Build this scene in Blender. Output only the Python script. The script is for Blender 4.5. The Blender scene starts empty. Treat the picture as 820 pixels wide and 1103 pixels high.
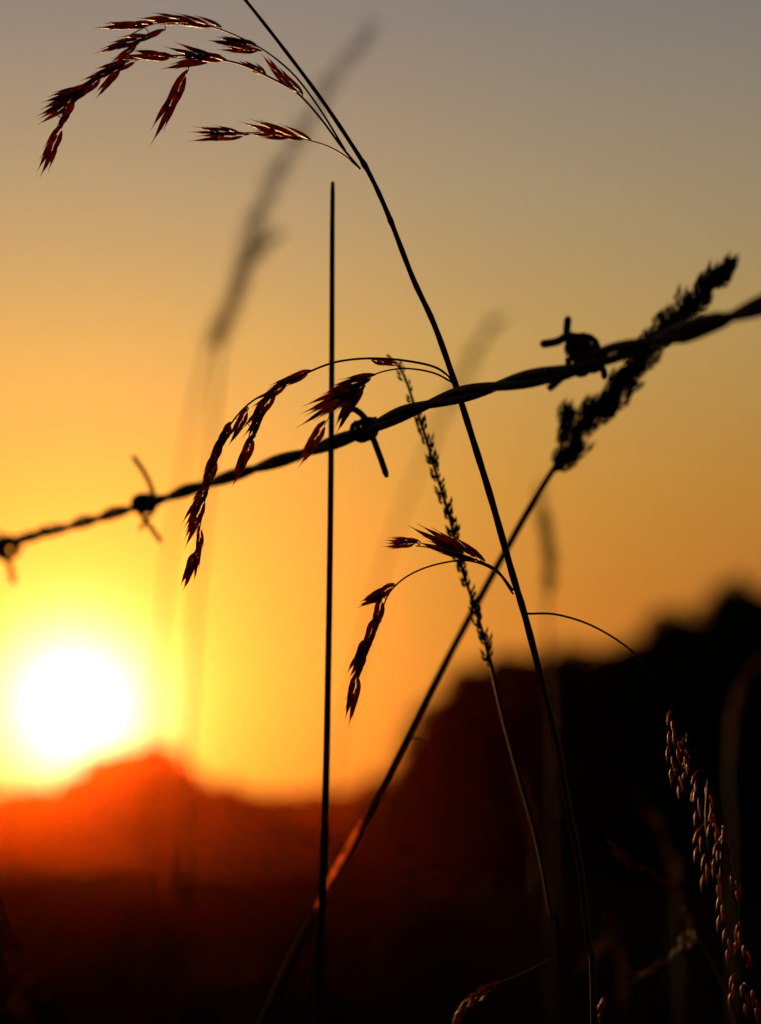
import bpy, math, random
from mathutils import Vector, Matrix
random.seed(7)
sc = bpy.context.scene
F = 2058.0; HX, HY = 410.0, 900.0; CZ = 1.0   # survey scale, horizon row, eye height (m)

def at(u, v, d):
    return Vector(((u-HX)/F*d, d, CZ+(HY-v)/F*d))

# ---------------------------------------------------------------- mesh helpers
class Acc:
    def __init__(s): s.v=[]; s.f=[]
    def tube(s, pts, rad, n=6, flat=None):
        pts=[Vector(p) for p in pts]
        m=len(pts)
        if not hasattr(rad,'__len__'): rad=[rad]*m
        t=(pts[1]-pts[0]).normalized()
        ref=Vector((0,1,0)) if flat is None else flat
        if abs(t.dot(ref))>.95: ref=Vector((1,0,0))
        nrm=(ref-t*ref.dot(t)).normalized()
        base=len(s.v)
        for i,p in enumerate(pts):
            a=pts[max(0,i-1)]; b=pts[min(m-1,i+1)]
            t=(b-a)
            if t.length<1e-9: t=Vector((0,0,1))
            t.normalize()
            nrm=nrm-t*nrm.dot(t)
            if nrm.length<1e-6: nrm=t.orthogonal()
            nrm.normalize()
            bi=t.cross(nrm)
            r=rad[i]; k=0.6 if flat is not None else 1.0
            for j in range(n):
                an=2*math.pi*j/n
                s.v.append(p+nrm*(math.cos(an)*r*k)+bi*(math.sin(an)*r))
        for i in range(m-1):
            for j in range(n):
                a=base+i*n+j; b=base+i*n+(j+1)%n
                s.f.append((a,b,b+n,a+n))
        s.f.append(tuple(base+j for j in range(n))[::-1])
        s.f.append(tuple(base+(m-1)*n+j for j in range(n)))
    def strip(s, pts, wid, fold=.35):
        """thin folded leaf blade: 3 verts across"""
        pts=[Vector(p) for p in pts]; m=len(pts); base=len(s.v)
        for i,p in enumerate(pts):
            t=(pts[min(m-1,i+1)]-pts[max(0,i-1)]).normalized()
            sd_=t.cross(Vector((0,1,0))).normalized(); w=wid[i]
            s.v+= [p-sd_*w+Vector((0,-w*fold,0)),p,p+sd_*w+Vector((0,-w*fold,0))]
        for i in range(m-1):
            a=base+i*3
            s.f+= [(a,a+1,a+4,a+3),(a+1,a+2,a+5,a+4)]
    def obj(s, name, mat, parent=None, smooth=True):
        me=bpy.data.meshes.new(name); me.from_pydata([tuple(v) for v in s.v],[],s.f); me.update()
        if smooth: me.polygons.foreach_set('use_smooth',[True]*len(me.polygons))
        me.materials.append(mat)
        o=bpy.data.objects.new(name,me); sc.collection.objects.link(o)
        if parent: o.parent=parent
        return o

def empty(name):
    o=bpy.data.objects.new(name,None); sc.collection.objects.link(o); o.empty_display_size=.05; return o

def smooth(pts, k=6):
    pts=[Vector(p) for p in pts]
    P=[pts[0]*2-pts[1]]+pts+[pts[-1]*2-pts[-2]]
    out=[]
    for i in range(1,len(P)-2):
        a,b,c,d=P[i-1:i+3]
        for j in range(k):
            t=j/k
            out.append(.5*((2*b)+(c-a)*t+(2*a-5*b+4*c-d)*t*t+(3*b-a-3*c+d)*t**3))
    out.append(pts[-1]); return out

# ---------------------------------------------------------------- materials
def newmat(name):
    m=bpy.data.materials.new(name); m.use_nodes=True; nt=m.node_tree; nt.nodes.clear()
    return m,nt,nt.nodes,nt.links
def leafmat(name, c1, c2, trans, tfac, rough=.45, spec=.5, scale=300., sheen=0.):
    m,nt,N,L=newmat(name)
    out=N.new('ShaderNodeOutputMaterial'); mix=N.new('ShaderNodeMixShader')
    b=N.new('ShaderNodeBsdfPrincipled'); t=N.new('ShaderNodeBsdfTranslucent')
    tc=N.new('ShaderNodeTexCoord'); no=N.new('ShaderNodeTexNoise'); no.inputs['Scale'].default_value=scale
    no.inputs['Detail'].default_value=4
    r=N.new('ShaderNodeValToRGB'); r.color_ramp.elements[0].color=(*c1,1); r.color_ramp.elements[1].color=(*c2,1)
    r.color_ramp.elements[0].position=.35; r.color_ramp.elements[1].position=.65
    L.new(tc.outputs['Object'],no.inputs['Vector']); L.new(no.outputs['Fac'],r.inputs['Fac'])
    L.new(r.outputs['Color'],b.inputs['Base Color'])
    b.inputs['Roughness'].default_value=rough; b.inputs['Specular IOR Level'].default_value=spec
    if sheen:
        b.inputs['Sheen Weight'].default_value=sheen; b.inputs['Sheen Roughness'].default_value=.3
        b.inputs['Sheen Tint'].default_value=(1,.38,.14,1)
        mr=N.new('ShaderNodeMapRange'); mr.inputs['From Min'].default_value=.35; mr.inputs['From Max'].default_value=.68
        mr.inputs['To Min'].default_value=tfac*.35; mr.inputs['To Max'].default_value=tfac*1.7
        L.new(no.outputs['Fac'],mr.inputs['Value']); L.new(mr.outputs[0],mix.inputs['Fac'])
    else: mix.inputs['Fac'].default_value=tfac
    t.inputs['Color'].default_value=(*trans,1)
    L.new(b.outputs[0],mix.inputs[1]); L.new(t.outputs[0],mix.inputs[2]); L.new(mix.outputs[0],out.inputs['Surface'])
    return m
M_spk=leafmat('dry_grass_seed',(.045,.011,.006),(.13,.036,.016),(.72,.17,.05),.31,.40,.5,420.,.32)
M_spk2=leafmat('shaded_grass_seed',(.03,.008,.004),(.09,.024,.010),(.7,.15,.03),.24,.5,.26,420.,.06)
M_spk3=leafmat('deep_shade_grass_seed',(.025,.006,.003),(.06,.016,.007),(.6,.10,.02),.17,.6,.1,300.,.01)  # darkest copy of the seed material, low-right shade put into its colour
M_sheath=leafmat('papery_leaf_sheath',(.05,.014,.008),(.12,.035,.016),(.8,.15,.03),.38,.6,.2,160.,.02)
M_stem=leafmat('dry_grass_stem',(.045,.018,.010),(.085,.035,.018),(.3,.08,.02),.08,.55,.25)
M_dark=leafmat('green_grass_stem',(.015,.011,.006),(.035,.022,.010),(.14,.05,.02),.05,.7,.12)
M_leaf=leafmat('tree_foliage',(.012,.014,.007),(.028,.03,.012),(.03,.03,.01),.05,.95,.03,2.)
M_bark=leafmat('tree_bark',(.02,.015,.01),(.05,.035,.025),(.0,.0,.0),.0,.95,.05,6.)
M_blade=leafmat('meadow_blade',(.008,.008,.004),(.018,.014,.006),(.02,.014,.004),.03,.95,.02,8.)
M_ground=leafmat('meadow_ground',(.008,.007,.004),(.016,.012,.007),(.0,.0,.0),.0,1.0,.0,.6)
M_post=leafmat('weathered_wood',(.06,.045,.035),(.16,.12,.09),(.0,.0,.0),.0,.85,.2,30.)
def wiremat():
    m,nt,N,L=newmat('rusty_wire')
    out=N.new('ShaderNodeOutputMaterial'); b=N.new('ShaderNodeBsdfPrincipled')
    tc=N.new('ShaderNodeTexCoord'); no=N.new('ShaderNodeTexNoise'); no.inputs['Scale'].default_value=500
    no.inputs['Detail'].default_value=6
    r=N.new('ShaderNodeValToRGB'); r.color_ramp.elements[0].color=(.012,.008,.007,1); r.color_ramp.elements[1].color=(.09,.034,.018,1)
    r.color_ramp.elements[0].position=.4; r.color_ramp.elements[1].position=.7
    L.new(tc.outputs['Object'],no.inputs['Vector']); L.new(no.outputs['Fac'],r.inputs['Fac'])
    L.new(r.outputs['Color'],b.inputs['Base Color']); b.inputs['Metallic'].default_value=.3; b.inputs['Roughness'].default_value=.65
    bp=N.new('ShaderNodeBump'); bp.inputs['Strength'].default_value=.6; bp.inputs['Distance'].default_value=.0005
    L.new(no.outputs['Fac'],bp.inputs['Height']); L.new(bp.outputs[0],b.inputs['Normal'])
    L.new(b.outputs[0],out.inputs['Surface']); return m
M_wire=wiremat()

# ---------------------------------------------------------------- spikelets
def lemma(acc, b, t, w, bow):
    ax=t-b
    pts=[]; rad=[]
    for q,r in ((0,.25),(.15,.75),(.35,1),(.6,.72),(.82,.3),(1,.04)):
        pts.append(b+ax*q+bow*math.sin(math.pi*q)); rad.append(w*r)
    acc.tube(pts,rad,6,flat=Vector((0,1,0)))
def spikelet(acc, b, t, w, n=6, spread=.17, awn=True):
    """b->t in metres; w overall half-width"""
    ax=t-b; L=ax.length; a=ax.normalized()
    s=a.cross(Vector((0,1,0))).normalized(); dn=a.cross(s)
    for i in range(n):
        q=i/(n-1) if n>1 else 0
        side=1 if i%2 else -1
        st=b+ax*(.52*q)+s*side*w*.22*(1-q*.6)+dn*random.uniform(-.3,.3)*w
        sp=spread*side*(1-.55*q)*random.uniform(.6,1.3)
        d=(a+s*sp+dn*random.uniform(-.15,.15)).normalized()
        ln=L*(.50-.02*abs(q))*random.uniform(.85,1.08)
        if i==n-1: d=(a+s*.03*side).normalized(); ln=L*.48
        lemma(acc,st,st+d*ln,w*.45,s*side*w*.12)
        if awn:
            acc.tube([st+d*ln*.96,st+d*ln*1.14],[w*.06,w*.015],3)

def nearest(path,p):
    return min(path,key=lambda q:(q-p).length)

def plant_branch(stem, seeds, pts2, d, r0, r1, spk, dd=0., nlem=6):
    """curved branch with spikelets. spk: list of (bx,by,tx,ty,w)"""
    m=len(pts2)
    path=smooth([at(x,y,d+dd*i/(m-1)) for i,(x,y) in enumerate(pts2)])
    k=len(path)
    stem.tube(path,[ (r0+(r1-r0)*i/(k-1)) for i in range(k)],6)
    for (bx,by,tx,ty,w) in spk:
        b=at(bx,by,d); q=min(path,key=lambda p:(Vector((p.x*d/p.y,0,(p.z-CZ)*d/p.y))-Vector((b.x,0,b.z-CZ))).length)
        dep=q.y+random.uniform(-.006,.006)
        b=at(bx,by,dep); t=at(tx,ty,dep+random.uniform(-.008,.008))
        if (q-b).length>.0004:
            ax=(t-b).normalized()
            mid=(q+b)/2-ax*(q-b).length*.15
            stem.tube(smooth([q,mid,b,b+ax*.002],4),r1*.8,5)
        spikelet(seeds,b,t,w/2*dep/F,nlem)

def mm(px,d): return px*d/F/2  # diameter in survey px -> radius m

# ======================================================= BROME GRASS (main)
D=.78
brome=empty('brome_grass')
st=Acc(); sd=Acc()
main=[(200,-70),(232,-38),(262,-3),(300,45),(345,105),(385,165),(403,197),(421,238),(445,300),(468,350),(490,412),(510,475),(530,540),(552,618),(566,665),(584,735),(600,800),(612,870),(625,935),(633,1010),(640,1100)]
mp=[at(x,y,D) for x,y in main]
mp+= [Vector((.088,.79,.7)),Vector((.09,.80,.35)),Vector((.085,.81,-.02))]
path=smooth(mp,6); k=len(path)
st.tube(path,[(mm(2.6,D)+(mm(7.4,D)-mm(2.6,D))*min(1,i/(k*.5)))*(1+.06*math.sin(i*1.7)) for i in range(k)],8)
# stem nodes
for (x,y) in ((421,239),(490,412),(553,636),(566,662),(388,181)):
    c=at(x,y,D); i=min(range(len(path)),key=lambda j:(path[j]-c).length)
    i=max(1,min(len(path)-2,i)); dr=(path[i+1]-path[i-1]).normalized(); r=mm(5.9,D)
    st.tube([path[i]-dr*.004,path[i]-dr*.0015,path[i],path[i]+dr*.0015,path[i]+dr*.004],[r*.6,r*1.0,r*1.15,r*1.0,r*.7],8)
# drooping top beyond frame
plant_branch(st,sd,[(200,-70),(150,-95),(90,-90),(40,-60)],D,mm(2.2,D),mm(1.2,D),
  [(150,-95,90,-120,12),(110,-93,50,-100,12),(70,-80,20,-50,12)])
# top panicle
plant_branch(st,sd,[(388,182),(368,158),(345,127),(320,100),(292,84),(262,70),(235,64),(195,60),(150,62),(118,76),(85,102),(62,124)],D,mm(2.8,D),mm(1.4,D),
 [(245,66,180,49,11),(238,60,176,72,12),(188,62,136,57,12),(150,64,100,78,11),(132,70,104,104,10),(112,82,72,112,11),(100,92,46,108,10),(92,98,41,123,11),(84,106,42,132,9),(82,108,60,140,9),(68,134,43,187,13),(203,75,163,151,15),(286,80,258,64,8),(312,94,284,59,9),(326,102,296,72,8),(125,74,88,90,9)],dd=.012)
plant_branch(st,sd,[(372,162),(345,118),(318,82),(290,58),(262,42),(232,30),(200,24),(165,26),(140,38)],D,mm(2.4,D),mm(1.3,D),
 [(165,26,105,29,10),(205,22,150,18,9),(238,29,172,18,10),(160,40,105,56,11),(178,32,138,47,8),(276,50,226,42,11),(282,55,236,52,8),(150,46,118,72,8)],dd=-.015)
plant_branch(st,sd,[(388,182),(372,168),(352,157),(332,151),(300,143),(262,143)],D,mm(2.0,D),mm(1.1,D),
 [(335,152,262,130,11),(318,148,268,143,9),(268,145,205,151,9),(258,143,206,141,8)],dd=-.01)
# second whorl
plant_branch(st,sd,[(491,414),(472,397),(440,389),(400,386),(362,390),(330,402),(300,418),(272,432),(250,455),(235,485),(225,520),(216,565),(210,600)],D,mm(2.8,D),mm(1.3,D),
 [(400,387,432,393,8),(336,400,290,418,10),(312,412,272,436,10),(300,418,262,468,12),(285,430,268,480,11),(275,468,250,522,14),(268,440,246,478,11),(250,455,229,492,12),(240,475,221,512,12),(234,492,216,540,13),(226,520,198,566,12),(222,535,199,588,12),(216,566,214,606,8),(211,596,197,634,13),(214,590,208,625,8)],dd=.015)
plant_branch(st,sd,[(491,414),(468,402),(440,397),(418,399),(400,405),(384,416),(362,436)],D,mm(2.4,D),mm(1.3,D),
 [(404,404,345,428,12),(398,408,327,442,13),(390,414,323,457,12),(398,410,350,446,12),(386,418,362,464,13),(392,412,374,448,10),(352,454,322,501,13)],dd=-.015)
# third whorl
plant_branch(st,sd,[(553,636),(535,614),(515,604),(490,596),(465,590),(448,588)],D,mm(2.6,D),mm(1.4,D),
 [(522,606,444,566,15),(512,600,452,583,13),(450,585,414,588,9),(452,583,416,581,7)],dd=-.012)
plant_branch(st,sd,[(553,640),(535,616),(505,604),(470,608),(440,620),(420,638),(410,662),(400,690),(388,722)],D,mm(2.4,D),mm(1.3,D),
 [(426,630,387,652,13),(414,642,388,650,9),(412,644,401,686,13),(404,668,390,712,13),(396,690,376,728,13),(394,700,382,736,10),(386,724,375,779,13),(392,690,384,716,8)],dd=.01)
sdm=Acc()
# right drooping branch
pr=[(567,661),(600,662),(640,675),(680,701),(712,738),(728,768),(750,808),(768,855),(782,910),(793,975),(803,1050),(814,1120)]
sp=[(724,764,721,806,9),(727,786,734,824,9),(722,802,725,848,10),(736,796,744,832,9),(731,824,733,864,9),(741,812,736,846,8),
    (752,848,750,894,9),(762,846,770,882,8),(756,890,749,930,9),(767,876,776,912,9),(762,918,757,962,10),(771,866,762,904,8),(750,832,745,866,7),
    (780,892,789,930,8),(770,932,777,972,9),(779,962,774,1006,10),(790,940,798,976,9),(775,905,768,940,8),
    (783,1000,786,1042,10),(797,994,792,1030,9),(803,1016,809,1050,9),(791,1050,786,1086,9),(801,1060,806,1098,10),(812,1066,818,1104,9)]
plant_branch(st,sdm,pr,D,mm(2.6,D),mm(1.6,D),sp,dd=-.03,nlem=3)
for a_,b_ in (((740,790),(752,880)),((762,840),(768,940)),((778,900),(786,1010))):
    pa=smooth([at(a_[0],a_[1],D-.02),at(a_[0]-2,(a_[1]+b_[1])/2,D-.028),at(b_[0],b_[1],D-.032)],5)
    st.tube(pa,mm(1.1,D),5)
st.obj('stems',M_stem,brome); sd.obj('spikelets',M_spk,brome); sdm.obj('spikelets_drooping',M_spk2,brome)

# ======================================================= second brome (low right, mostly in shadow)
b2=empty('brome_grass.001'); st=Acc(); sd=Acc(); d=.95
plant_branch(st,sd,[(655,905),(690,930),(722,955),(742,990),(735,1020),(705,1045),(680,1060)],d,mm(2.5,d),mm(1.8,d),
 [(662,912,682,938,9),(690,930,716,950,9),(712,945,740,968,9),(738,975,752,1002,9),(740,1005,722,1034,9),(715,1036,690,1052,10),(705,1045,678,1052,9),(752,1000,742,1024,9)],nlem=3)
plant_branch(st,sd,[(742,990),(775,1050),(800,1130),(815,1250),(818,1500)],d,mm(3,d),mm(4,d),[])
st.tube([at(818,1500,d),Vector((.2,1.0,.35)),Vector((.2,1.02,-.02))],mm(4,d),6)
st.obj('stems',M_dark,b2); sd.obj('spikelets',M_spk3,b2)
b3=empty('brome_grass.002'); st=Acc(); sd=Acc(); d=.84
plant_branch(st,sd,[(478,1200),(482,1130),(495,1090),(520,1068),(560,1050),(600,1030)],d,mm(3,d),mm(1.2,d),
 [(505,1078,486,1104,9),(515,1070,490,1092,9),(525,1066,498,1080,8),(540,1060,512,1066,8),(528,1068,506,1084,8),(498,1088,484,1112,8)],nlem=4)
plant_branch(st,sd,[(640,1180),(644,1120),(650,1075)],d,mm(2,d),mm(1.2,d),[(642,1098,652,1074,9)])
st.tube(smooth([at(478,1200,d),Vector((.03,.87,.5)),Vector((.035,.88,-.02))],6),mm(3,d),6)
st.tube(smooth([at(640,1180,d),Vector((.06,.87,.5)),Vector((.04,.88,-.02))],6),mm(3,d),6)
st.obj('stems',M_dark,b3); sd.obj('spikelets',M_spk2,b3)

# ======================================================= straight stalk
gs=Acc(); d=.84
p=[at(358.5,196,d),at(358,260,d),at(357.5,400,d),at(356,560,d),at(354,700,d+.004),at(351,850,d+.012),at(347,980,d+.02),at(343,1100,d+.03)]
p+=[Vector((-.028,.9,.6)),Vector((-.03,.93,.3)),Vector((-.03,.95,-.02))]
pp=smooth(p,5); k=len(pp)
gs.tube(pp,[mm(4.8,d)*(.8 if i==0 else 1)*(1+.8*min(1,i/k*1.5)) for i in range(k)],8)
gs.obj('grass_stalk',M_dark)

# ======================================================= cocksfoot (diagonal, dense head)
cf=empty('cocksfoot_grass'); st=Acc(); sd=Acc(); sh=Acc(); d=.93
p=[at(x,y,d) for x,y in [(790,288),(745,330),(700,378),(650,430),(618,475),(596,506),(572,545),(540,602),(500,676),(460,752),(420,832),(380,912),(340,982),(305,1050),(278,1110)]]
p+=[at(215,1250,d+.03),Vector((-.13,.98,.5)),Vector((-.15,1.0,.2)),Vector((-.155,1.0,-.02))]
pp=smooth(p,6); k=len(pp)
st.tube(pp,[mm(3,d)+(mm(7.5,d)-mm(3,d))*min(1,i/(k*.35)) for i in range(k)],8)
ax=(at(795,283,d)-at(596,506,d)).normalized(); sx=ax.cross(Vector((0,1,0))).normalized()
for (x,y,r,n) in ((606,494,17,30),(620,488,15,22),(614,464,18,28),(609,450,12,18),(628,456,14,18),(636,444,13,18),(653,438,20,34),(666,422,20,34),(676,406,18,30),(686,392,17,26),(696,376,18,26),(708,366,17,24),(722,350,20,34),(734,338,18,28),(748,326,18,28),(760,312,15,24),(772,300,13,20),(783,291,10,16)):
    c=at(x,y,d)
    for i in range(n):
        a=random.uniform(0,2*math.pi); rr=mm(2*r,d)*random.uniform(0,.85)
        b=c+sx*math.cos(a)*rr+Vector((0,1,0))*math.sin(a)*rr-ax*mm(2*r,d)*random.uniform(.2,1.0)
        dr=(ax+sx*random.uniform(-.25,.5)+Vector((0,random.uniform(-.3,.3),0))).normalized()
        spikelet(sd,b,b+dr*random.uniform(.007,.0135),.0017,4,.22)
    q=nearest(pp,c)
    st.tube([q,(q+c)/2-ax*.001,c],.0005,5)
# opened leaf sheath and withered blade on the culm
q=[at(338,990,d-.004),at(347,968,d-.005),at(357,948,d-.006),at(370,924,d-.007),at(380,904,d-.006),at(389,884,d-.004)]
qq=smooth(q,4); sh.strip(qq,[mm(3,d)+mm(7,d)*math.sin(math.pi*i/(len(qq)-1))**.8 for i in range(len(qq))])
# small leaf
st.tube(smooth([at(440,794,d),at(452,795,d),at(462,802,d)],4),mm(2.5,d),5)
st.obj('stems',M_stem,cf); sd.obj('seed_head',M_dark,cf); sh.obj('leaf_sheath',M_sheath,cf)

# ======================================================= slender seed stem
bg=empty('ryegrass'); st=Acc(); sd=Acc(); d=.85
gp=[(417,382),(434,402),(446,435),(457,466),(470,510),(484,556),(497,610),(512,656),(525,700),(540,765),(560,840),(578,905),(592,980),(604,1080)]
p=[at(x,y,d) for x,y in gp]+[Vector((.085,.86,.6)),Vector((.085,.87,.3)),Vector((.085,.87,-.02))]
pp=smooth(p,8); k=len(pp)
st.tube(pp,[mm(3.0,d)+(mm(4.4,d)-mm(3.0,d))*min(1,i/(k*.5)) for i in range(k)],6)
side=1; acc_l=0
for i in range(2,8*9):
    q=pp[i]
    v=HY-(q.z-CZ)/q.y*F
    if v<384 or v>716: continue
    step=(pp[i]-pp[i-1]).length; acc_l+=step
    need=.0026 if v>440 else .006
    if acc_l<need: continue
    acc_l=0; side=-side
    up=(pp[i-1]-pp[i+1]).normalized(); s=up.cross(Vector((0,1,0))).normalized()*side
    for c in range(3 if v>450 else 1):
        b=q+s*.0005+up*random.uniform(-.003,.003)
        t=b+(up+s*random.uniform(.08,.45)+Vector((0,random.uniform(-.3,.3),0))).normalized()*random.uniform(.005,.009)
        spikelet(sd,b,t,random.uniform(.0011,.0017),3,.14)
st.obj('stems',M_dark,bg); sd.obj('seed_head',M_dark,bg)

# ======================================================= out-of-focus grasses behind
def back_grass(name, pts2, d, head_upto, wpx, stem_px, dens=1.0, foot=(0,0), mat=None):
    e=empty(name); st=Acc(); sd=Acc()
    p=[at(x,y,d) for x,y in pts2]
    l=p[-1]; p+=[Vector((l.x+foot[0]*.5,d+.02,l.z*.5)),Vector((l.x+foot[0],d+.03,-.02))]
    pp=smooth(p,8); k=len(pp)
    st.tube(pp,[mm(stem_px,d)*(.5+.5*min(1,i/(k*.4))) for i in range(k)],6)
    for i in range(1,len(pp)-1):
        q=pp[i]; v=HY-(q.z-CZ)/q.y*F
        if v>head_upto: break
        up=(pp[i-1]-pp[i+1]).normalized(); s=up.cross(Vector((0,1,0))).normalized()
        n=max(1,int(6*dens+random.random()))
        f=min(1,.35+v/head_upto*.8)
        for c in range(n):
            a=random.uniform(0,6.28)
            o=(s*math.cos(a)+Vector((0,1,0))*math.sin(a))
            b=q+up*random.uniform(-.02,.02)+o*random.uniform(0,mm(wpx*.6,d))
            t=b+(up*1.0+o*random.uniform(.2,.5)).normalized()*mm(wpx*1.8,d)*f
            spikelet(sd,b,t,mm(3.2,d),3,.2,False)
    st.obj('stems',M_dark,e); sd.obj('seed_head',mat or M_dark,e)
back_grass('meadow_grass',[(398,30),(365,75),(335,125),(300,185),(275,240),(262,290),(245,340),(225,375),(210,430),(195,520),(180,620),(168,740),(160,900)],2.6,375,30,3.5,.6)
back_grass('meadow_grass.001',[(300,250),(272,280),(252,320),(238,375),(232,430),(224,520),(214,620),(206,740),(200,900)],2.6,350,16,4.5,.5)
back_grass('meadow_grass.002',[(534,345),(512,375),(490,420),(462,480),(435,545),(410,620),(385,720),(360,850)],3.2,480,18,3.2,.45)
back_grass('meadow_grass.003',[(584,545),(588,575),(592,610),(590,650),(592,720),(596,850)],1.9,650,16,3,1.3)
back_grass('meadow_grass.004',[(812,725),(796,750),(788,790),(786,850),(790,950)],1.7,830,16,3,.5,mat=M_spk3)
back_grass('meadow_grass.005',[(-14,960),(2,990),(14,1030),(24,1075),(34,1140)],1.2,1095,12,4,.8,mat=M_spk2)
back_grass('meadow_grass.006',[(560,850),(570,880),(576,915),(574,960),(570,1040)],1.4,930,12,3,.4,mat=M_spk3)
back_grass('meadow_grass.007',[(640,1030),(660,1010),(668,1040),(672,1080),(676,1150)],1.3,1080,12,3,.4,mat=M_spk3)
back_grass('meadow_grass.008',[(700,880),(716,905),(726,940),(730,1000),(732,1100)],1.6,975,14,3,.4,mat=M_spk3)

# ======================================================= BARBED WIRE FENCE
fence=empty('barbed_wire_fence')
def invd(x): return 1/(0.833+(1.613-.833)*x/820.)
wp=[(0,589),(30,579),(80,565),(155,543),(215,524),(270,506),(330,487),(390,465),(450,439),(520,419),(600,401),(640,387),(730,359),(780,343),(820,329)]
wc=[at(x,y,invd(x)) for x,y in wp]
Lp=wc[0]+(wc[0]-wc[-1]).normalized()*1.7; Lp.z=1.19
Rp=wc[-1]+(wc[-1]-wc[0]).normalized()*.95; Rp.z=1.18
center=smooth([Lp]+[wc[0]+(Lp-wc[0])*.5]+wc+[wc[-1]+(Rp-wc[-1])*.5,Rp],40)
def resample(path,step):
    out=[path[0].copy()]; acc=0
    for a,b in zip(path,path[1:]):
        l=(b-a).length
        if l<1e-9: continue
        pos=step-acc
        while pos<=l:
            out.append(a+(b-a)*(pos/l)); pos+=step
        acc=l-(pos-step)
    return out
def strands(center, name):
    C=resample(center,.002)
    s1=Acc()
    for ph0 in (0,math.pi):
        ph=ph0; pts=[]; up=Vector((0,0,1))
        for i,c in enumerate(C):
            t=(C[min(i+1,len(C)-1)]-C[max(i-1,0)]).normalized()
            n=(up-t*up.dot(t)).normalized(); b=t.cross(n)
            ph+=2*math.pi*.002/(.087+.014*math.sin(i*.013))
            r=.00166+.00026*math.sin(i*.021+1)
            pts.append(c+n*math.cos(ph)*r+b*math.sin(ph)*r)
        s1.tube(pts,.00180,10)
    return s1.obj(name,M_wire,fence)
strands(center,'wire_strand_top')
for z in (.72,.30):
    strands([Vector((p.x,p.y,p.z-1.18+z)) for p in center],'wire_strand_%d'%int(z*100))
def coil(acc, c, t, turns, rad, ln, r=.0012):
    up=Vector((0,0,1)); n=(up-t*up.dot(t)).normalized(); b=t.cross(n); pts=[]
    m=int(turns*14)
    for i in range(m+1):
        a=2*math.pi*turns*i/m
        pts.append(c+t*(ln*(i/m-.5))+n*math.cos(a)*rad+b*math.sin(a)*rad)
    acc.tube(pts,r,7); return pts[0],pts[-1]
tdir=(wc[-1]-wc[0]).normalized()
bar=Acc(); R=.00135
def prong(d,*pts,r=R):
    pth=smooth([at(x,y,d+dz) for x,y,dz in pts],6); k=len(pth)
    bar.tube(pth,[r]*(k-1)+[r*.6],8)
# right barb (large knot)
d=invd(620)
coil(bar,at(630,390,d),tdir,1.8,.0040,.013)
c=at(627,376,d)
for q in (0,.0024):
    bar.tube([c+Vector((math.cos(a*.5)*.0054,q-.002+.0006*math.sin(a*.5),math.sin(a*.5)*.0044)) for a in range(0,14)],.0014,7)
bar.tube([at(616,378,d-.002),at(627,373,d-.003),at(638,380,d-.002)],.0024,8)
prong(d,(630,392,.002),(618,380,-.003),(611,362,-.004),(612,341,-.004),r=.0015)
prong(d,(628,364,.0),(612,362,-.004),(600,368,-.004),(582,371,-.003),r=.0015)
prong(d,(652,380,.0),(634,396,-.004),(612,402,-.004),(590,420,-.004),r=.0015)
prong(d,(612,372,.002),(632,386,.004),(648,396,.002),(652,408,.001))
prong(d,(588,398,.002),(605,406,.003),(626,398,.002))
# second barb
d=invd(392)
coil(bar,at(394,463,d),tdir,2.5,.0040,.012)
prong(d,(384,466,-.003),(398,466,-.004),(408,488,-.004),(417,514,-.004))
prong(d,(372,440,-.003),(384,442,-.003),(396,454,-.003),(402,470,0))
prong(d,(362,473,.002),(376,470,.003),(392,462,.003),(406,450,.001))
# third barb
d=invd(156)
coil(bar,at(156,543,d),tdir,2.2,.0040,.010)
prong(d,(168,545,-.003),(164,528,-.004),(156,510,-.004),(143,491,-.003))
prong(d,(146,546,.003),(155,558,.004),(164,570,.003),(174,584,.002))
prong(d,(162,535,.0),(168,545,.004),(158,560,.002),(150,571,.001),r=.0011)
prong(d,(150,552,.0),(143,542,-.004),(150,534,-.002),(166,534,0))
# fourth
d=invd(8)
coil(bar,at(8,590,d),tdir,3.5,.0062,.013,.0020)
prong(d,(4,585,-.003),(8,600,-.004),(12,614,-.004),(15,629,-.003),r=.002)
prong(d,(12,588,.003),(4,580,.004),(-6,570,.004),(-14,556,.003))
# barbs beyond the view along all strands
C=resample(center,.01)
def barb_generic(c,t):
    a,b=coil(bar,c,t,2.3,.0040,.009)
    for q in (a,b):
        v=(q-c); v=(v-t*v.dot(t)).normalized(); s=t.cross(v)*random.choice((-1,1))
        bar.tube([q,q+s*.004+v*.002,q+s*.013+v*.005],[R,R,R*.35],7)
for i in range(5,len(C)-2,11):
    c=C[i]; t=(C[i+1]-C[i]).normalized()
    u=c.x/c.y*F+HX if c.y>.1 else 9999
    if u<-40 or u>860 : barb_generic(c,t)
    for z in (.72,.30): barb_generic(Vector((c.x,c.y,c.z-1.18+z)),t)
bar.obj('barbs',M_wire,fence)
# posts
for nm,P in (('post_1',Lp),('post_2',Rp)):
    a=Acc(); pts=[];rad=[]
    for i in range(12):
        z=-.1+1.42*i/11
        pts.append(Vector((P.x+math.sin(i)*.003,P.y+.055,z))); rad.append(.05*(1+.04*math.sin(i*2.3))-.001*i)
    pts.append(Vector((P.x,P.y+.055,1.335))); rad.append(.02)
    a.tube(pts,rad,16); a.obj(nm,M_post,fence)

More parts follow.
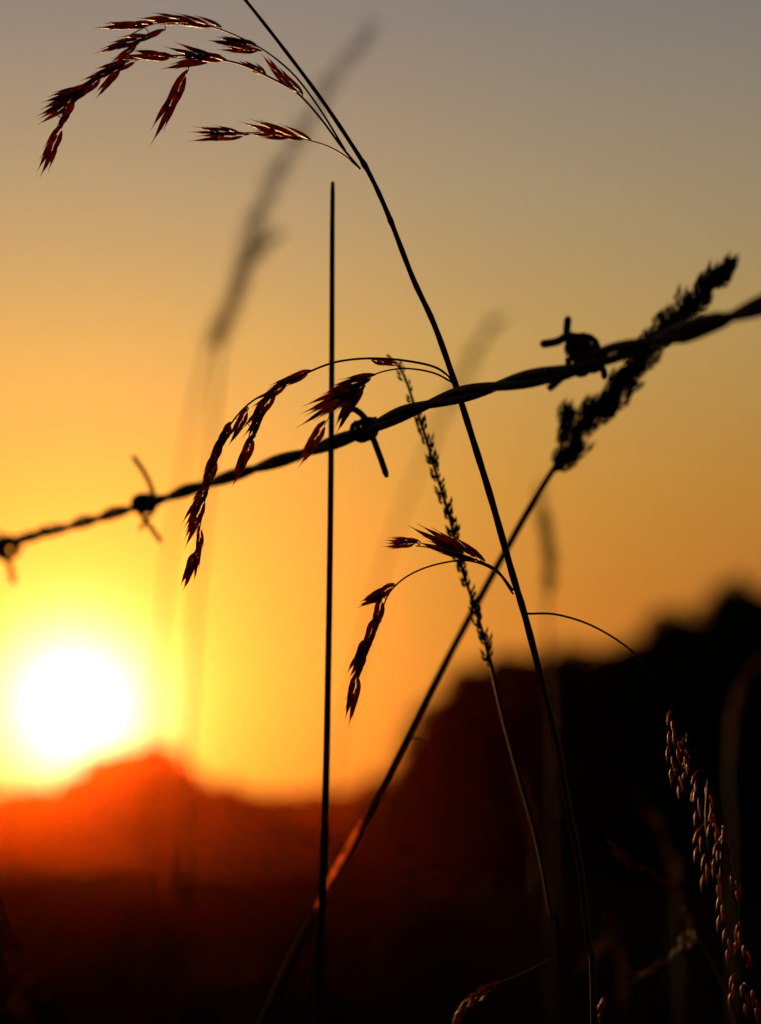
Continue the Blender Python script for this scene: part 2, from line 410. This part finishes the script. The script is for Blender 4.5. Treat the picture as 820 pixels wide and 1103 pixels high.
# ======================================================= GROUND
import numpy as np
def hgt(x,y):
    r=math.hypot(x,y)
    return (.25*math.sin(x*.05+1)*math.sin(y*.043)+.5*math.sin(x*.011)*math.cos(y*.009+.6))*min(1,max(0,(r-5)/60))
G=Acc(); rings=[0]+[1.2**i*.8 for i in range(0,46)]; ns=72
for ri,r in enumerate(rings):
    for j in range(ns):
        a=2*math.pi*j/ns; x=r*math.cos(a); y=r*math.sin(a)
        z=hgt(x,y) if r<400 else 0
        G.v.append((x,y,z-.0 if r<400 else -.5))
for i in range(len(rings)-1):
    for j in range(ns):
        a=i*ns+j;b=i*ns+(j+1)%ns
        if i==0: 
            G.f.append((a,a+ns,b+ns))
        else: G.f.append((a,a+ns,b+ns,b))
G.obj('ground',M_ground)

# grass sward (one object)
rng=np.random.default_rng(3)
V=[];Fc=[]
for i in range(30000):
    y=rng.uniform(0,1)**1.6*38+1.6 if i%7 else rng.uniform(-2,1.6)
    hw=2+abs(y)*.45
    x=rng.uniform(-hw,hw)
    h=rng.uniform(.18,.5)*(1.0 if y>2.2 else .8); w=rng.uniform(.002,.005)*(1+y*.12)
    a=rng.uniform(0,6.28); l=rng.uniform(0,.35)*h; z0=hgt(x,y)-.01
    dx,dy=math.cos(a),math.sin(a); sx_,sy_=-dy*w,dx*w; n=len(V)
    V+= [(x-sx_,y-sy_,z0),(x+sx_,y+sy_,z0),(x+sx_*.7+dx*l*.4,y+sy_*.7+dy*l*.4,z0+h*.6),(x-sx_*.7+dx*l*.4,y-sy_*.7+dy*l*.4,z0+h*.6),(x+dx*l,y+dy*l,z0+h)]
    Fc+=[(n,n+1,n+2,n+3),(n+3,n+2,n+4)]
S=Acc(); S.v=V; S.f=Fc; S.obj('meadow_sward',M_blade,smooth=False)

# ======================================================= TREES
def leaves(acc,c,rx,ry,rz,n,size):
    for i in range(n):
        u=Vector((random.gauss(0,1),random.gauss(0,1),random.gauss(0,1))).normalized()*(random.random()**.45)
        p=c+Vector((u.x*rx,u.y*ry,u.z*rz))
        a=Vector((random.gauss(0,1),random.gauss(0,1),random.gauss(0,1))).normalized()*size*random.uniform(.6,1.3)
        b=a.orthogonal().normalized()*size*random.uniform(.4,.8)
        k=len(acc.v); acc.v+=[p-a,p-b,p+a,p+b]; acc.f.append((k,k+1,k+2,k+3))
def tree(name,x,y,h,w,nl=2600):
    e=empty(name); e.location=(0,0,0)
    tr=Acc(); lf=Acc(); z0=hgt(x,y)-.1; b=Vector((x,y,z0))
    lean=random.uniform(-.04,.04)*h
    tr.tube([b,b+Vector((lean*.2,0,h*.25)),b+Vector((lean*.6,0,h*.55)),b+Vector((lean,0,h*.9))],[h*.035,h*.026,h*.016,h*.004],10)
    ncl=28
    for i in range(ncl):
        q=random.uniform(.12,.90) if i>4 else .92-.02*i
        ww=w*.5*(math.sin(math.pi*min(1,(q*.78+.18)))**.6)
        a=random.uniform(0,6.28); rr=ww*random.uniform(.35,.85) if q<.85 else ww*random.uniform(.1,.6)
        c=b+Vector((math.cos(a)*rr+lean*q,math.sin(a)*rr,h*q))
        s=b+Vector((lean*q*.7,0,h*q*.65))
        tr.tube([s,(s+c)/2+Vector((0,0,-.02*h)),c],[h*.010,h*.006,h*.002],6)
        r=w*random.uniform(.18,.29)
        leaves(lf,c,r,r,min(r*.8,h*.12) if q<.85 else h*.07,int(nl/ncl),h*.022)
    leaves(lf,b+Vector((0,0,h*.43)),w*.45,w*.45,h*.43,int(nl*.75),h*.03)
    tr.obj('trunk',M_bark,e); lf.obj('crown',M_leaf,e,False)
def place(i,u,v,d,wpx,nl=2800):
    h=1+(HY-v)/F*d; x=(u-HX)/F*d
    h-=hgt(x,d)
    tree('tree' if i==0 else 'tree.%03d'%i,x,d,h,wpx/F*d,nl)
tl=[(780,612,58,130),(735,644,62,115),(700,672,57,110),(655,682,64,120),(610,684,60,115),(562,692,66,110),(518,708,60,100),(484,738,63,90),(460,776,58,76),(438,810,62,70),(835,632,60,125),(890,610,56,140),(960,640,62,140),(1050,600,60,160),(1150,630,66,160),(680,694,52,150),(745,675,54,140),(560,740,56,140),(800,660,50,140),(620,706,51,140)]
for i,(u,v,d,w) in enumerate(tl): place(i,u,v,d,w)
# understory hedge on the right
hg=Acc()
for i in range(150):
    u=random.uniform(415,1250); d=random.uniform(46,56)
    x=(u-HX)/F*d; c=Vector((x,d,hgt(x,d)+random.uniform(.4,1.6)))
    leaves(hg,c,1.1,1.1,.9,150,.16)
hg.obj('hedgerow',M_leaf,smooth=False)
# distant treeline
dt=Acc(); prof=[(-3000,800),(-900,820),(-300,800),(-150,822),(-60,848),(0,850),(30,849),(55,844),(78,834),(100,818),(128,803),(165,801),(188,809),(206,827),(222,842),(260,850),(300,856),(360,853),(420,840),(600,835),(900,820),(1500,800),(4000,790)]
def pv(u):
    for (a,b),(c,e) in zip(prof,prof[1:]):
        if a<=u<=c: return b+(e-b)*(u-a)/(c-a)
    return 830
u=-2900
while u<3900:
    inv=-100<u<560
    lump=5*math.sin(u*.19)+4*math.sin(u*.31+1)+3*math.sin(u*.083)
    d=random.uniform(185,215); top=1+(HY-pv(u)-random.uniform(-1,8)+lump*.8)/F*d; x=(u-HX)/F*d
    wd=random.uniform(1.0,1.9) if inv else random.uniform(2.9,5.4)
    q=.0
    dt.tube([(x,d,-1),(x,d,top*.5),(x,d,top*.9)],[.25,.15,.04],5)
    while q<top:
        leaves(dt,Vector((x,d,min(q+.6,top-.8))),wd,wd,1.1,60 if inv else 26,.45 if inv else .8); q+=1.3
    u+=6 if inv else 34
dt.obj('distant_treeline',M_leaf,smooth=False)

# ======================================================= SKY + SUN
sund=Vector((-330/F,1,140/F)).normalized()
elev=math.asin(sund.z); az=math.atan2(sund.x,sund.y)
w=bpy.data.worlds.new('World'); sc.world=w; w.use_nodes=True
nt=w.node_tree; N=nt.nodes; L=nt.links; N.clear()
out=N.new('ShaderNodeOutputWorld'); bgn=N.new('ShaderNodeBackground')
def lin(c): return tuple(((x/255)/12.92 if x/255<=.04045 else ((x/255+.055)/1.055)**2.4) for x in c)
tc=N.new('ShaderNodeTexCoord'); nz=N.new('ShaderNodeVectorMath'); nz.operation='NORMALIZE'
L.new(tc.outputs['Generated'],nz.inputs[0])
sep=N.new('ShaderNodeSeparateXYZ'); L.new(nz.outputs[0],sep.inputs[0])
ramp=N.new('ShaderNodeValToRGB'); cr=ramp.color_ramp
stops=[(0,(150,34,2)),(.03,(178,64,8)),(.08,(188,92,20)),(.125,(184,107,31)),(.18,(187,130,51)),(.25,(184,150,88)),(.32,(160,146,117)),(.40,(133,132,131)),(1,(50,58,82))]
cr.elements[0].position=0; cr.elements[0].color=(*lin(stops[0][1]),1)
cr.elements[1].position=1; cr.elements[1].color=(*lin(stops[-1][1]),1)
for p_,c_ in stops[1:-1]:
    e=cr.elements.new(p_); e.color=(*lin(c_),1)
L.new(sep.outputs['Z'],ramp.inputs['Fac'])
dist=N.new('ShaderNodeVectorMath'); dist.operation='DISTANCE'; L.new(nz.outputs[0],dist.inputs[0]); dist.inputs[1].default_value=sund
def M(op,a,b=None,c=None):
    n=N.new('ShaderNodeMath'); n.operation=op
    for i,v in enumerate((a,b,c)):
        if v is None: continue
        if isinstance(v,(int,float)): n.inputs[i].default_value=v
        else: L.new(v,n.inputs[i])
    return n.outputs[0]
r=dist.outputs['Value']
def scaled(color, fac):
    n=N.new('ShaderNodeVectorMath'); n.operation='SCALE'
    if isinstance(color,tuple): n.inputs[0].default_value=color
    else: L.new(color,n.inputs[0])
    if isinstance(fac,(int,float)): n.inputs['Scale'].default_value=fac
    else: L.new(fac,n.inputs['Scale'])
    return n.outputs[0]
def add(a,b):
    n=N.new('ShaderNodeVectorMath'); n.operation='ADD'; L.new(a,n.inputs[0]); L.new(b,n.inputs[1]); return n.outputs[0]
g1=M('EXPONENT',M('MULTIPLY',M('POWER',M('DIVIDE',r,.033),2.0),-1.0))
g2=M('EXPONENT',M('DIVIDE',r,-.060))
g3=M('EXPONENT',M('DIVIDE',r,-.18))
anti=M('MAXIMUM',M('SUBTRACT',1.0,M('MULTIPLY',r,.62)),.06)   # sky dims away from the sun
base=scaled(ramp.outputs['Color'],anti)
tot=add(base,scaled((3.0,2.4,1.7),g1))
tot=add(tot,scaled((3.2,1.36,.16),g2))
tot=add(tot,scaled((.46,.19,.010),g3))
sky=N.new('ShaderNodeTexSky'); sky.sky_type='NISHITA'; sky.sun_disc=False; sky.sun_elevation=elev; sky.sun_rotation=az
sky.dust_density=3
tot=add(tot,scaled(sky.outputs['Color'],.004))
L.new(tot,bgn.inputs['Color']); bgn.inputs['Strength'].default_value=1.0
L.new(bgn.outputs[0],out.inputs['Surface'])
sl=bpy.data.lights.new('sun','SUN'); sl.energy=3.4; sl.angle=math.radians(.5); sl.color=(1,.45,.16)
so=bpy.data.objects.new('sun',sl); sc.collection.objects.link(so)
so.rotation_euler=sund.to_track_quat('Z','Y').to_euler()

# ======================================================= red scatter volume added to imitate the sun's veiling flare at left
m,nt2,N2,L2=newmat('flare_veil_scatter')
o2=N2.new('ShaderNodeOutputMaterial'); vs=N2.new('ShaderNodeVolumeScatter')
vs.inputs['Color'].default_value=(1,.13,.004,1); vs.inputs['Density'].default_value=1.6e-4; vs.inputs['Anisotropy'].default_value=.945
L2.new(vs.outputs[0],o2.inputs['Volume'])
a=Acc(); X0,X1,Y0,Y1,Z0,Z1=-140,1.2,6,180,-3,26
a.v=[(X0,Y0,Z0),(X1,Y0,Z0),(X1,Y1,Z0),(X0,Y1,Z0),(X0,Y0,Z1),(X1,Y0,Z1),(X1,Y1,Z1),(X0,Y1,Z1)]
a.f=[(0,3,2,1),(4,5,6,7),(0,1,5,4),(1,2,6,5),(2,3,7,6),(3,0,4,7)]
a.obj('flare_veil_volume',m,smooth=False)

# ======================================================= CAMERA
cam=bpy.data.cameras.new('camera'); co=bpy.data.objects.new('camera',cam); sc.collection.objects.link(co)
co.location=(0,0,CZ); co.rotation_euler=(math.radians(90),0,0)
cam.sensor_width=36; cam.lens=F/1103*36; cam.shift_y=(HY-551.5)/1103
cam.clip_start=.02; cam.clip_end=8000
cam.dof.use_dof=True; cam.dof.focus_distance=.785; cam.dof.aperture_fstop=4.5
sc.camera=co
sc.view_settings.view_transform='Standard'; sc.view_settings.look='None'; sc.view_settings.exposure=0
